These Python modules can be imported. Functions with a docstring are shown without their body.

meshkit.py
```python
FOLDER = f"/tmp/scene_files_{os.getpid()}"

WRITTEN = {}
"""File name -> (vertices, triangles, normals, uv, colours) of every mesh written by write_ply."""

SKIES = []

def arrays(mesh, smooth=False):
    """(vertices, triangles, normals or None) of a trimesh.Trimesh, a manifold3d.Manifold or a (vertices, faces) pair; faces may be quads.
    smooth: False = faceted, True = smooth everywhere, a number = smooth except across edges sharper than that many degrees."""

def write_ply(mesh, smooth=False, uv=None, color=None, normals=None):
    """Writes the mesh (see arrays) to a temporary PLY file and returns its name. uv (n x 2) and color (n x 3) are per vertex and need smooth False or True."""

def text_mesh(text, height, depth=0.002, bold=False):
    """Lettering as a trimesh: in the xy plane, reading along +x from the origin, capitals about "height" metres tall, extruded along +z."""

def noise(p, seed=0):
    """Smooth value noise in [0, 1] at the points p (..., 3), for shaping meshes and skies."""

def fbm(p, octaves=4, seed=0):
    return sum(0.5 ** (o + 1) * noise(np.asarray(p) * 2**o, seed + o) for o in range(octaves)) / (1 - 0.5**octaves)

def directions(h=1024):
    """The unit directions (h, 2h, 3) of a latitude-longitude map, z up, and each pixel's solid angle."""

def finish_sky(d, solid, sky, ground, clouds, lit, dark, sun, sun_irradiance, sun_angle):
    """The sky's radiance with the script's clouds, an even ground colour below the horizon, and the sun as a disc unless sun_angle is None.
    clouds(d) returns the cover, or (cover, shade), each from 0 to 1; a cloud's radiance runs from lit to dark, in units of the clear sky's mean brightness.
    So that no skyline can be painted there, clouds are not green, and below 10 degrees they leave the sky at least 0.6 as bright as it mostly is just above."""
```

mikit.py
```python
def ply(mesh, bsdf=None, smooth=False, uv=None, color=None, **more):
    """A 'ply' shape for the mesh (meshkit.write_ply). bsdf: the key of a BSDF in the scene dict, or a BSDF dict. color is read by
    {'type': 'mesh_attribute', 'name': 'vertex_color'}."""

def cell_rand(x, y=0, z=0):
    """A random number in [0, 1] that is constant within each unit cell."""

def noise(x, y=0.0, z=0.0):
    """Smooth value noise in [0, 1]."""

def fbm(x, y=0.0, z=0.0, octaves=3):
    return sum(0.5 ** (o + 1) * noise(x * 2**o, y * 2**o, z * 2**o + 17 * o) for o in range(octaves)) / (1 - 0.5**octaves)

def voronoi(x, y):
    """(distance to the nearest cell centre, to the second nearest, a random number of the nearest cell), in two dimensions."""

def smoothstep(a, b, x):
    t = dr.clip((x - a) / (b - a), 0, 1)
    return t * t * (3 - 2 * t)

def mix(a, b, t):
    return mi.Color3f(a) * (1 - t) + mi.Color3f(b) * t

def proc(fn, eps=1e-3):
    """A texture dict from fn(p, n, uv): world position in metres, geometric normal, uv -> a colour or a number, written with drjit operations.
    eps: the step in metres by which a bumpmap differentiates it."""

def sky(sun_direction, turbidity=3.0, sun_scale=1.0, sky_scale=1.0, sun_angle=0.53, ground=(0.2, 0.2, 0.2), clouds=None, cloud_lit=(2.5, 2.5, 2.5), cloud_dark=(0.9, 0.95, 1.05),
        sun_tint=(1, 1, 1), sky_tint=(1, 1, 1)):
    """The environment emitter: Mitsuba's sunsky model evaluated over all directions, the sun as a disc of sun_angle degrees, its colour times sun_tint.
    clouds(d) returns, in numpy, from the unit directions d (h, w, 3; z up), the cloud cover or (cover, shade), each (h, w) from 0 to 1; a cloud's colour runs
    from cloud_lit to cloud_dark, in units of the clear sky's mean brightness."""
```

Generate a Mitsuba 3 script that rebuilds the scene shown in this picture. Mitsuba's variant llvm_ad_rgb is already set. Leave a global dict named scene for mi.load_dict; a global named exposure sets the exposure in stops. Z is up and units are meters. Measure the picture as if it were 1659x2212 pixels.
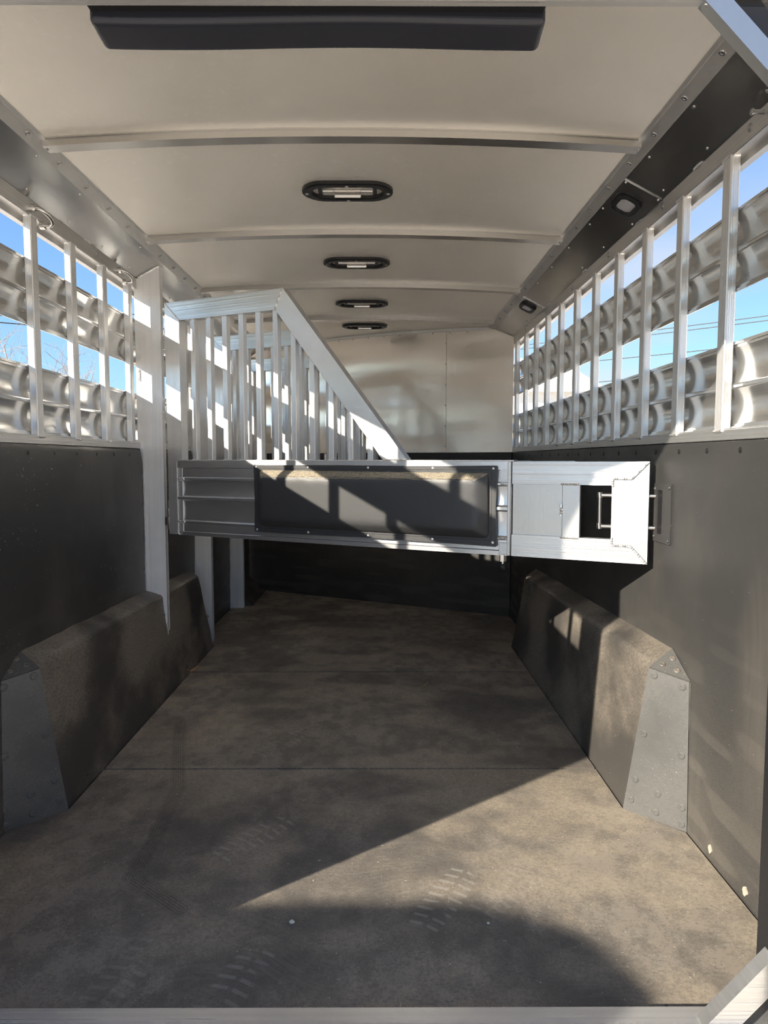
import math, random
import numpy as np, trimesh, drjit as dr, mitsuba as mi
import manifold3d as m3
import shapely.geometry as sg
import mikit, meshkit
from mikit import noise, fbm, smoothstep, mix, proc

T = mi.ScalarTransform4f
scene, labels = {}, {}
rng = random.Random(7)

# ------------------------------------------------------------------ camera, sky, sun, exposure
F, W, H = 1500.0, 1659, 2212
CAM = np.array([0.118, 0.0, 1.16])
pit = math.atan2(1106 - 992.5, F)
yaw = math.atan2(829.5 - 824.0, math.hypot(F, 1106 - 992.5))
fw = np.array([math.sin(yaw) * math.cos(pit), math.cos(yaw) * math.cos(pit), -math.sin(pit)])
scene['camera'] = {'type': 'perspective', 'fov': math.degrees(2 * math.atan(W / 2 / F)), 'fov_axis': 'x',
                   'near_clip': 0.02, 'far_clip': 500.0,
                   'to_world': T().look_at(origin=CAM.tolist(), target=(CAM + fw).tolist(), up=[0, 0, 1])}
exposure = 4.02
SUN = np.array([-1.3146, -1.0, 0.725])


def clouds(d):
    z = np.maximum(d[..., 2], 0.03)
    q = np.stack([d[..., 0] / (z + 0.12) * 1.1, d[..., 1] / (z + 0.12) * 0.55, d[..., 2] * 0 + 3.0], -1)
    streak = meshkit.fbm(q * [1.0, 2.6, 1], 5, seed=4)
    soft = meshkit.fbm(q * 0.45, 3, seed=9)
    side = np.clip(0.35 + 0.9 * d[..., 0], 0, 1)
    return np.clip((streak - 0.38) * 2.4, 0, 1) * np.clip((soft - 0.20) * 2.6, 0, 1) * 0.95 * side


scene['sky'] = mikit.sky(SUN, turbidity=2.6, sun_scale=0.50, sky_scale=0.345, ground=(0.55, 0.52, 0.48), clouds=clouds,
                         cloud_lit=(1.7, 1.72, 1.75), cloud_dark=(1.2, 1.25, 1.35), sky_tint=(0.82, 1.0, 1.30), sun_tint=(1.0, 1.20, 1.66))

# ------------------------------------------------------------------ materials


def two(b):
    return {'type': 'twosided', 'bsdf': b}


def pr(color, rough=0.5, metal=0.0, spec=0.5, bump=None, bscale=0.001, **kw):
    if not isinstance(color, dict):
        color = {'type': 'rgb', 'value': list(color) if isinstance(color, (tuple, list)) else [color] * 3}
    if not isinstance(rough, dict):
        rough = float(rough)
    b = {'type': 'principled', 'base_color': color, 'roughness': rough, 'metallic': metal, 'specular': spec, **kw}
    if bump is not None:
        b = {'type': 'bumpmap', 'tex': proc(bump, 1e-3), 'scale': bscale, 'bsdf': b}
    return two(b)


def tone(a, p):
    b = fbm(p.x * 5, p.y * 5, p.z * 5, 3)
    return mix((0.60, 0.59, 0.572), (0.84, 0.83, 0.81), 0.32 * a + 0.68 * b)


def streaks(p, n, uv):
    return tone(fbm(p.x * 14, p.y * 14, p.z * 14, 3), p)


def streaks_up(p, n, uv):
    return tone(noise((p.x + 0.6 * p.y) * 310, p.z * 1.6, 4.0), p)


def streaks_pillar(p, n, uv):
    return tone(noise((p.x + 0.6 * p.y) * 200, p.z * 1.6, 4.0), p) * 1.12


def streaks_along(p, n, uv):
    return tone(noise(p.z * 300, p.y * 1.2, 4.0), p) * 0.86


def streaks_cross(p, n, uv):
    return tone(noise((p.z + 0.7 * p.y) * 300, p.x * 1.2, 4.0), p)


def grain_up(p, n, uv):
    # drawing lines that run upwards: only sideways slopes
    return noise((p.x + 0.6 * p.y) * 800, 1.0, 1.0) + 0.5 * noise((p.x + 0.6 * p.y) * 260, 3.0, 2.0)


def grain_along(p, n, uv):
    # drawing lines that run along the trailer or along a gate rail
    return noise(p.z * 800, 3.0, 1.0) + 0.5 * noise(p.z * 260, 5.0, 2.0)


def grain_cross(p, n, uv):
    # drawing lines that run across the trailer, on the roof bows and the door frame
    return noise((p.z + 0.7 * p.y) * 800, 2.0, 1.0) + 0.5 * noise((p.z + 0.7 * p.y) * 260, 4.0, 2.0)


def stucco(p, n, uv):
    return noise(p.x * 260, p.y * 260, p.z * 260) + 0.6 * noise(p.x * 620, p.y * 620, 3.0) + 2.2 * fbm(p.x * 2.2, p.y * 2.2, 1.0, 2)


def ceil_col(p, n, uv):
    a = fbm(p.x * 3, p.y * 3, 2.0, 4)
    sp = smoothstep(0.80, 0.90, noise(p.x * 70, p.y * 70, 5.0)) * smoothstep(0.5, 0.7, fbm(p.x * 2.6 + 4, p.y * 2.6, 8.0, 2))
    return mix(mix((0.86, 0.81, 0.73), (0.91, 0.865, 0.785), a), (0.92, 0.89, 0.84), sp * 0.6)


def waves(p, n, uv):
    return fbm(p.x * 1.7, p.y * 1.7, p.z * 3.2, 2) * 6.0 + noise(p.x * 0.8 + 3, p.y, p.z * 9) * 0.8


def front_waves(p, n, uv):
    return fbm(p.x * 1.2, p.y * 1.2, p.z * 4.5, 2) * 7.0 + noise(p.x * 0.7 + 3, p.y * 0.7, p.z * 11) * 1.6 + 0.05 * noise(p.x * 500, p.y * 500, 1.0)


def dusty(dark, dust, scale, lo, hi, fine=180.0):
    def fn(p, n, uv):
        a = smoothstep(lo, hi, fbm(p.x * scale, p.y * scale, p.z * scale, 5))
        f = noise(p.x * fine, p.y * fine, p.z * fine)
        sp = smoothstep(0.93, 0.965, noise(p.x * 210 + 9, p.y * 210, p.z * 210))
        c = mix(dark, dust, dr.clip(a * (0.55 + 0.9 * f), 0, 1))
        return mix(c, (0.42, 0.38, 0.32), sp * 0.55)
    return fn


def scuffed(dark, dust):
    # rubber wall lining: dusty vertical brushing, swirls low down
    def fn(p, n, uv):
        a = smoothstep(0.40, 0.72, fbm(p.y * 2.4, p.z * 1.6, p.x + 4.0, 5))
        s = noise(p.y * 90 + 8 * noise(p.y * 3, p.z * 3, 2.0), p.z * 9.0 + p.y * 6, p.x * 30)
        low = smoothstep(0.85, 0.15, p.z)
        f = noise(p.x * 240, p.y * 240, p.z * 240)
        sw = smoothstep(0.55, 0.8, noise(p.y * 7 + 3 * noise(p.y * 2, p.z * 2, 1.0), p.z * 26, 2.0)) * low
        sp = smoothstep(0.935, 0.96, noise(p.y * 190, p.z * 190, p.x * 190))
        c = mix(dark, dust, dr.clip(a * 0.45 * (0.75 + 0.4 * s) + low * 0.30 * (0.4 + f) + sw * 0.35, 0, 1))
        return mix(c, (0.5, 0.48, 0.44), sp * 0.55)
    return fn


TREADS = [(-0.27, 2.06, 0.9, 1.0), (0.29, 1.765, 1.05, 1.0), (-0.285, 2.77, 0.95, 0.6), (-0.47, 1.475, 1.25, 0.5), (-0.215, 1.445, 1.2, 0.7), (0.47, 1.80, 0.8, 0.45)]
TRACK = [(-0.401, 1.714), (-0.577, 1.854), (-0.578, 2.055), (-0.604, 2.388), (-0.70, 2.72), (-0.772, 2.999)]


def seg_dist(x, y, a, b):
    ax, ay, bx, by = a[0], a[1], b[0] - a[0], b[1] - a[1]
    t = dr.clip(((x - ax) * bx + (y - ay) * by) / (bx * bx + by * by), 0, 1)
    return dr.sqrt(dr.square(x - ax - t * bx) + dr.square(y - ay - t * by))


def mat_col(p, n, uv):
    x, y = p.x, p.y
    a = fbm(x * 3.1 + 1.3, y * 2.8, 3.0, 6)
    grain = noise(x * 330, y * 330, 1.0) * 0.6 + noise(x * 120, y * 150, 2.0) * 0.4
    dust = (0.22 + 0.78 * smoothstep(0.30, 0.72, a)) * (0.30 + 1.0 * grain)
    # tan sand gathered along the seams and in patches
    band = dr.exp(-dr.square((y - 2.5) / 0.07)) + 0.7 * dr.exp(-dr.square((y - 1.95 - 0.05 * x) / 0.05)) + 0.5 * dr.exp(-dr.square((y - 3.62) / 0.08))
    sand = dr.clip(smoothstep(0.50, 0.75, fbm(x * 3.4, y * 5.0, 7.0, 4) + 0.16 * band), 0, 1) * (0.3 + 0.9 * grain)
    wet = smoothstep(0.58, 0.75, fbm(x * 1.7 + 8, y * 2.6, 11.0, 3))
    mid = fbm(x * 24, y * 17, 5.0, 4)
    dust = dust * (0.58 + 0.82 * smoothstep(0.22, 0.78, mid))
    c = mix((0.090, 0.081, 0.072), (0.225, 0.195, 0.160), dr.clip(dust, 0, 1))
    c = mix(c, (0.33, 0.275, 0.205), dr.clip(sand * 0.62, 0, 1))
    c = mix(c, (0.05, 0.048, 0.045), wet * 0.18)
    wy = y + 0.25 * noise(x * 4, y * 4, 4.0)
    scr = smoothstep(0.70, 0.80, noise(x * 22 + 6 * wy, wy * 160 + x * 30, 4.0)) * smoothstep(0.55, 0.75, noise(x * 6, y * 6, 9.0))
    c = mix(c, (0.30, 0.28, 0.25), scr * 0.10)
    for cx, cy, ang, k in TREADS:
        u, v = math.cos(ang), math.sin(ang)
        s = (x - cx) * u + (y - cy) * v
        t = -(x - cx) * v + (y - cy) * u
        w = 0.052 - 0.5 * dr.square(s)
        inside = smoothstep(0.155, 0.140, dr.abs(s)) * smoothstep(0.0, 0.008, w - dr.abs(t)) * smoothstep(0.004, 0.009, dr.abs(t))
        ph = s / 0.032 + dr.abs(t) * 5.0
        bars = smoothstep(0.30, 0.36, dr.abs(ph - dr.floor(ph) - 0.5)) * smoothstep(0.25, 0.6, noise(x * 26, y * 26, 6.0) + 0.2)
        c = mix(c, (0.34, 0.32, 0.29), inside * bars * 0.42 * k)
    d = mi.Float(9.0)
    for a0, b0 in zip(TRACK[:-1], TRACK[1:]):
        d = dr.minimum(d, seg_dist(x, y, a0, b0))
    lines = 0.5 + 0.5 * dr.cos(d * 2 * math.pi / 0.0085)
    c = mix(c, (0.035, 0.033, 0.031), smoothstep(0.030, 0.020, d) * (0.06 + 0.34 * lines))
    sp = smoothstep(0.962, 0.975, noise(x * 170, y * 170, 12.0))
    return mix(c, (0.55, 0.52, 0.46), sp * 0.6)


def mat_bump(p, n, uv):
    return noise(p.x * 420, p.y * 420, 1.0) * 0.5 + noise(p.x * 160, p.y * 160, 2.0) * 0.6 + 2.5 * fbm(p.x * 6, p.y * 6, 3.0, 2)


def rub_bump(p, n, uv):
    return noise(p.x * 300, p.y * 300, p.z * 300) * 0.5 + 5.0 * fbm(p.x * 4, p.y * 4, p.z * 4, 3)


def vinyl_bump(p, n, uv):
    return noise(p.x * 420, p.y * 420, p.z * 420)


def pad_dust(p, n, uv):
    up = smoothstep(0.25, 0.75, n.z)
    f = noise(p.x * 300, p.y * 300, p.z * 300)
    return mix((0.040, 0.040, 0.041), (0.34, 0.29, 0.21), up * (0.25 + 0.8 * f))


def gravel_col(p, n, uv):
    return mix((0.62, 0.555, 0.47), (0.80, 0.725, 0.62), 0.6 * fbm(p.x * 0.8, p.y * 0.8, 0.0, 4) + 0.4 * noise(p.x * 45, p.y * 45, 1.0))


scene['m_alu'] = pr(proc(streaks), 0.46, 0.84)
scene['m_plate'] = pr((0.50, 0.50, 0.495), 0.33, 0.90)
for nm, g, st, met, rg in (('m_alu_up', grain_up, streaks_up, 0.70, 0.40), ('m_alu_along', grain_along, streaks_along, 0.88, 0.33), ('m_alu_cross', grain_cross, streaks_cross, 0.84, 0.42), ('m_pillar', grain_up, streaks_pillar, 0.40, 0.50)):
    scene[nm] = two({'type': 'bumpmap', 'tex': proc(g, 3e-4), 'scale': 0.0003 if nm == 'm_alu_along' else 0.00075, 'bsdf': {'type': 'principled', 'base_color': proc(st), 'roughness': rg, 'metallic': met, 'specular': 0.5}})
scene['m_alu_bright'] = pr((0.86, 0.86, 0.85), 0.30, 0.80)
scene['m_slat'] = two({'type': 'bumpmap', 'tex': proc(grain_along, 3e-4), 'scale': 0.00004, 'bsdf': {'type': 'principled', 'base_color': {'type': 'rgb', 'value': [0.74, 0.735, 0.72]}, 'roughness': 0.14, 'metallic': 0.92, 'specular': 0.5}})
scene['m_panel'] = pr((0.66, 0.66, 0.66), 0.34, 0.90)
scene['m_cove'] = pr((0.52, 0.515, 0.51), 0.20, 1.0, bump=waves, bscale=0.0012)
scene['m_ceiling'] = pr(proc(ceil_col), 0.38, 0.55, bump=stucco, bscale=0.00022)
scene['m_front_sheet'] = pr((0.90, 0.84, 0.76), 0.24, 0.90, bump=front_waves, bscale=0.0022)
scene['m_stucco_alu'] = pr((0.52, 0.51, 0.49), 0.34, 0.90, bump=stucco, bscale=0.00022)
scene['m_bow'] = pr((0.52, 0.50, 0.47), 0.26, 0.95)
scene['m_weld'] = pr((0.82, 0.82, 0.80), 0.30, 0.9)
scene['m_steel'] = pr((0.66, 0.64, 0.61), 0.18, 1.0)
scene['m_screw'] = pr((0.42, 0.41, 0.40), 0.32, 0.95)
scene['m_rubber'] = pr(proc(scuffed((0.030, 0.0295, 0.029), (0.085, 0.077, 0.067))), 0.44, 0.0, 0.45, bump=rub_bump, bscale=0.0006)
scene['m_well'] = pr(proc(dusty((0.047, 0.043, 0.039), (0.165, 0.142, 0.115), 3.0, 0.34, 0.72, 150)), 0.50, 0.0, 0.45, bump=rub_bump, bscale=0.0009)
scene['m_well_plate'] = pr(proc(dusty((0.062, 0.061, 0.059), (0.095, 0.092, 0.086), 4.0, 0.3, 0.7, 220)), 0.52, 0.0, 0.45, bump=rub_bump, bscale=0.0006)
scene['m_mat'] = pr(proc(mat_col), 0.62, 0.0, 0.4, bump=mat_bump, bscale=0.0005)
scene['m_black'] = pr((0.012, 0.012, 0.013), 0.38, 0.0, 0.35)
scene['m_vinyl'] = pr(proc(pad_dust), 0.46, 0.0, 0.45, bump=vinyl_bump, bscale=0.0003)
scene['m_bumper'] = pr((0.014, 0.015, 0.022), 0.44, 0.0, 0.5, bump=vinyl_bump, bscale=0.0002)
scene['m_thread'] = pr((0.012, 0.012, 0.012), 0.7)
scene['m_lens'] = pr((0.62, 0.62, 0.64), 0.12, 0.35, 0.6, bump=lambda p, n, uv: noise(p.x * 160, p.y * 160, p.z * 160), bscale=0.0015)
scene['m_leaf'] = pr((0.36, 0.22, 0.11), 0.6)
scene['m_stone'] = pr((0.60, 0.55, 0.46), 0.7)
scene['m_torn'] = pr((0.34, 0.30, 0.24), 0.8)
scene['m_ground'] = pr(proc(gravel_col), 0.9, 0.0, 0.2)
scene['m_white'] = pr((0.80, 0.78, 0.74), 0.5)
scene['m_roof'] = pr((0.52, 0.52, 0.51), 0.5)
scene['m_bark'] = pr((0.34, 0.29, 0.25), 0.8)
scene['m_wire'] = pr((0.06, 0.06, 0.065), 0.6)

# ------------------------------------------------------------------ helpers


def key_for(name):
    if name not in scene and name not in labels:
        return name
    k = 1
    while f'{name}_{k:03d}' in scene or f'{name}_{k:03d}' in labels:
        k += 1
    return f'{name}_{k:03d}'


def obj(name, mesh, m, parent=None, smooth=False, M=None):
    key = key_for(f'{parent}__{name}' if parent else name)
    d = mesh if isinstance(mesh, dict) else mikit.ply(mesh, m, smooth=smooth)
    if M is not None:
        d = {**d, 'to_world': M}
    scene[key] = d
    return key


def thing(name, label, cat, group=None):
    key = key_for(name)
    labels[key] = {'label': label, 'category': cat}
    if group:
        labels[key]['group'] = group
    return key


def tag(key, label, cat, group=None):
    labels[key] = {'label': label, 'category': cat}
    if group:
        labels[key]['group'] = group
    return key


def struct(name, label=None):
    labels[name] = {'kind': 'structure'}
    if label:
        labels[name]['label'] = label
    return name


def hull(pts):
    m = m3.Manifold.hull_points(np.asarray(pts, np.float32)).to_mesh()
    return trimesh.Trimesh(np.array(m.vert_properties[:, :3], float), np.array(m.tri_verts), process=False)


def cbox(x0, x1, y0, y1, z0, z1, c=0.0015):
    lo, hi = np.minimum([x0, y0, z0], [x1, y1, z1]), np.maximum([x0, y0, z0], [x1, y1, z1])
    c = min(c, 0.3 * float((hi - lo).min()))
    pts = []
    for sx in (0, 1):
        for sy in (0, 1):
            for sz in (0, 1):
                s = np.array([sx, sy, sz])
                b = np.where(s == 0, lo, hi)
                inn = np.where(s == 0, c, -c)
                for ax in range(3):
                    q = inn.copy(); q[ax] = 0
                    pts.append(b + q)
    return hull(pts)


def cat(*ms):
    return trimesh.util.concatenate([m for m in ms])


def frame_of(d, up=(0, 0, 1)):
    d = np.asarray(d, float) / np.linalg.norm(d)
    if abs(np.dot(d, up)) > 0.98:
        up = (0, 1, 0)
    s = np.cross(d, up); s /= np.linalg.norm(s)
    return d, s, np.cross(s, d)


def bar(p0, p1, w, h, up=(0, 0, 1), c=0.0015):
    p0, p1 = np.asarray(p0, float), np.asarray(p1, float)
    d, s, t = frame_of(p1 - p0, up)
    m = cbox(-w / 2, w / 2, 0, np.linalg.norm(p1 - p0), -h / 2, h / 2, c)
    M = np.eye(4); M[:3, 0], M[:3, 1], M[:3, 2], M[:3, 3] = s, d, t, p0
    m.apply_transform(M)
    return m


def tube(path, r, n=8, closed=False, caps=True):
    P = np.asarray(path, float)
    r = np.broadcast_to(np.asarray(r, float), (len(P),))
    V = []
    prev = None
    for i in range(len(P)):
        a = P[(i + 1) % len(P)] if (closed or i + 1 < len(P)) else P[i]
        b = P[i - 1] if (closed or i > 0) else P[i]
        d = a - b; d /= np.linalg.norm(d)
        if prev is None:
            _, s, t = frame_of(d)
        else:
            s = prev - d * np.dot(prev, d); s /= np.linalg.norm(s); t = np.cross(s, d)
        prev = s
        an = np.arange(n) * 2 * np.pi / n
        V.append(P[i] + r[i] * (np.cos(an)[:, None] * s + np.sin(an)[:, None] * t))
    V = np.vstack(V)
    Fc = []
    L = len(P)
    for i in range(L if closed else L - 1):
        j = (i + 1) % L
        for k in range(n):
            k2 = (k + 1) % n
            Fc += [[i * n + k, j * n + k, j * n + k2], [i * n + k, j * n + k2, i * n + k2]]
    if not closed and caps:
        V = np.vstack([V, P[0], P[-1]])
        for k in range(n):
            k2 = (k + 1) % n
            Fc += [[len(V) - 2, k, k2], [len(V) - 1, (L - 1) * n + k2, (L - 1) * n + k]]
    m = trimesh.Trimesh(V, np.array(Fc), process=False)
    m.fix_normals()
    return m


def cyl(p0, p1, r, n=14):
    return tube([p0, p1], r, n)


def extrude(poly, axis, a, b):
    """poly: (n,2) outline or shapely polygon; axis 'x': outline is (y,z); 'y': (x,z); 'z': (x,y)."""
    g = poly if hasattr(poly, 'exterior') else sg.Polygon(poly)
    m = trimesh.creation.extrude_polygon(g, abs(b - a), engine='earcut')
    v = m.vertices.copy(); lo = min(a, b)
    if axis == 'z':
        w = np.stack([v[:, 0], v[:, 1], v[:, 2] + lo], 1)
    elif axis == 'y':
        w = np.stack([v[:, 0], v[:, 2] + lo, v[:, 1]], 1)
    else:
        w = np.stack([v[:, 2] + lo, v[:, 0], v[:, 1]], 1)
    m = trimesh.Trimesh(w, m.faces, process=False)
    m.fix_normals()
    return m


def dome(p, nrm, r, h=0.35, n=10):
    """a low button (screw or rivet head) at p on a surface of normal nrm"""
    d, s, t = frame_of(nrm)
    p = np.asarray(p, float)
    an = np.arange(n) * 2 * np.pi / n
    ring = lambda rr, hh: p + d * hh + rr * (np.cos(an)[:, None] * s + np.sin(an)[:, None] * t)
    return hull(np.vstack([ring(r, -0.002), ring(r, 0.15 * h * r), ring(r * 0.72, 0.75 * h * r), ring(r * 0.3, h * r)]))


def screw(p, nrm, r=0.008, parent=None, m='m_screw', name='screw'):
    d, s, t = frame_of(nrm)
    p = np.asarray(p, float)
    an = np.arange(12) * 2 * np.pi / 12
    prof = [(1.0, -0.001), (1.0, 0.0012), (0.78, 0.0032), (0.42, 0.0034), (0.30, 0.0020), (0.0, 0.0020)]
    V = [p + d * h + rr * r * (np.cos(an)[:, None] * s + np.sin(an)[:, None] * t) for rr, h in prof[:-1]]
    V = np.vstack(V + [(p + d * prof[-1][1])[None]])
    Fc = []
    for i in range(len(prof) - 2):
        for k in range(12):
            k2 = (k + 1) % 12
            Fc += [[i * 12 + k, i * 12 + k2, (i + 1) * 12 + k2], [i * 12 + k, (i + 1) * 12 + k2, (i + 1) * 12 + k]]
    b = (len(prof) - 2) * 12
    for k in range(12):
        Fc.append([b + k, b + (k + 1) % 12, len(V) - 1])
    return obj(name, trimesh.Trimesh(V, np.array(Fc), process=False), m, parent)


def weld(path, r=0.0035, seed=0):
    """a weld bead: a lumpy little tube along the path"""
    P = np.asarray(path, float)
    seg = np.linalg.norm(np.diff(P, axis=0), axis=1)
    s = np.concatenate([[0], np.cumsum(seg)])
    n = max(3, int(s[-1] / (r * 0.9)))
    q = np.linspace(0, s[-1], n)
    Q = np.stack([np.interp(q, s, P[:, k]) for k in range(3)], 1)
    rr = r * (0.8 + 0.35 * (np.arange(n) % 2) + 0.15 * np.sin(np.arange(n) * 2.3 + seed))
    return tube(Q, rr, 6)


def puffy(mesh, edge, amp, freq, seed=0, lock=None, passes=6):
    v, f = meshkit.arrays(mesh)[:2]
    man = m3.Manifold(m3.Mesh(np.asarray(v, np.float32), np.asarray(f, np.uint32)))
    if man.is_empty():
        tm = trimesh.Trimesh(v, f); tm.merge_vertices()
        man = m3.Manifold(m3.Mesh(np.asarray(tm.vertices, np.float32), np.asarray(tm.faces, np.uint32)))
    g = man.refine_to_length(edge).to_mesh()
    tm = trimesh.Trimesh(np.array(g.vert_properties[:, :3], float), np.array(g.tri_verts), process=True)
    keep = tm.vertices.copy()
    trimesh.smoothing.filter_taubin(tm, 0.5, 0.5, passes)
    d = (meshkit.fbm(tm.vertices * freq, 3, seed) - 0.5) * 2 * amp
    V = tm.vertices + tm.vertex_normals * d[:, None]
    if lock is not None:
        L = lock(keep)
        V[L] = keep[L]
    return trimesh.Trimesh(V, tm.faces, process=False)


WX = 1.072           # inner face of the side walls
Y0, Y1 = 1.30, 6.45  # rear frame, far end
COVE_X, COVE_Z, RAIL_Z = 0.905, 2.126, 2.040
CROWN = 0.030
ceil_z = lambda x: COVE_Z + CROWN * (1 - (x / COVE_X) ** 2)
front_y = lambda x: 5.08 + 0.53 * (WX - x)      # slanted front wall

# ------------------------------------------------------------------ ground and floor
gnd = struct('ground')
scene['ground'] = mikit.ply(([[-60, -60, -0.45], [60, -60, -0.45], [60, 90, -0.45], [-60, 90, -0.45]], [[0, 1, 2, 3]]), 'm_ground')

struct('floor')
scene['floor'] = mikit.ply(cbox(-1.13, 1.13, Y0 + 0.02, Y1, -0.14, -0.022), 'm_alu')

# ------------------------------------------------------------------ rear door frame
fr = struct('door_1', 'bare aluminium rear door frame with angled corners')
obj('header', cbox(-1.13, 1.13, Y0 - 0.025, Y0 + 0.020, 1.975, 2.21, 0.003), 'm_alu_cross', fr)
obj('sill', cat(cbox(-1.13, 1.13, Y0 - 0.035, Y0 + 0.042, -0.14, 0.044, 0.004), cbox(-1.13, 1.13, Y0 - 0.06, Y0 - 0.008, -0.14, 0.030, 0.003)), 'm_alu_cross', fr)
obj('roof_cap', cbox(-1.12, 0.30, 1.0, Y0 + 0.01, 2.195, 2.235, 0.004), 'm_alu', fr)
for s in (-1, 1):
    obj('jamb', cbox(s * 0.882, s * 1.13, Y0 - 0.05, Y0 + 0.045, -0.14, 2.2, 0.004), 'm_black' if s > 0 else 'm_alu', fr)
    c45 = math.sqrt(0.5)
    # upper and lower corner braces with black filler panels behind
    a, b = np.array([s * 0.684, 1.964]), np.array([s * 0.90, 1.742])
    d = (b - a) / np.linalg.norm(b - a); nn = np.array([s * abs(d[1]), abs(d[0])])
    P = [a - d * 0.0, b, b + nn * 0.036, a + nn * 0.036]
    obj('corner_brace', extrude(P, 'y', Y0 - 0.022, Y0 + 0.004), 'm_plate', fr)
    t0 = a + nn * 0.036
    obj('filler_panel', extrude([t0 + nn * 0.0, b + nn * 0.036, (s * 1.0, 2.0), (s * 0.72, 2.06)], 'y', Y0 + 0.008, Y0 + 0.022), 'm_well_plate', fr)
    q0 = np.array([s * 0.763, 1.9665 + 0.0])
    obj('gasket', extrude([t0 + nn * 0.0, b + nn * 0.036, b + nn * 0.056, t0 + nn * 0.056], 'y', Y0 - 0.004, Y0 + 0.012), 'm_black', fr)
    screw((s * 0.792, Y0 + 0.006, 1.962), (0, -1, 0), 0.010, fr, 'm_black')
    a, b = np.array([s * 0.750, 0.046]), np.array([s * 0.90, 0.212])
    d = (b - a) / np.linalg.norm(b - a); nn = np.array([s * abs(d[1]), -abs(d[0])])
    P = [a, b, b + nn * 0.050, a + nn * 0.050]
    obj('corner_brace', extrude(P, 'y', Y0 - 0.02, Y0 + 0.012), 'm_alu_along', fr)
    obj('filler_panel', extrude([a + nn * 0.050, b + nn * 0.050, (s * 0.99, 0.1), (s * 0.99, -0.12), (s * 0.72, -0.12)], 'y', Y0 - 0.012, Y0 + 0.004), 'm_well_plate', fr)
    obj('gasket', extrude([a + nn * 0.050, b + nn * 0.050, b + nn * 0.066, a + nn * 0.066], 'y', Y0 - 0.018, Y0 - 0.002), 'm_black', fr)
    obj('weld', weld([(s * 0.690, Y0 - 0.014, 1.957), (s * 0.725, Y0 - 0.014, 2.005)], 0.004, 1), 'm_weld', fr)
    obj('weld', weld([(s * 0.755, Y0 - 0.033, 0.040), (s * 0.80, Y0 - 0.033, 0.004)], 0.004, 2), 'm_weld', fr)

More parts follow.
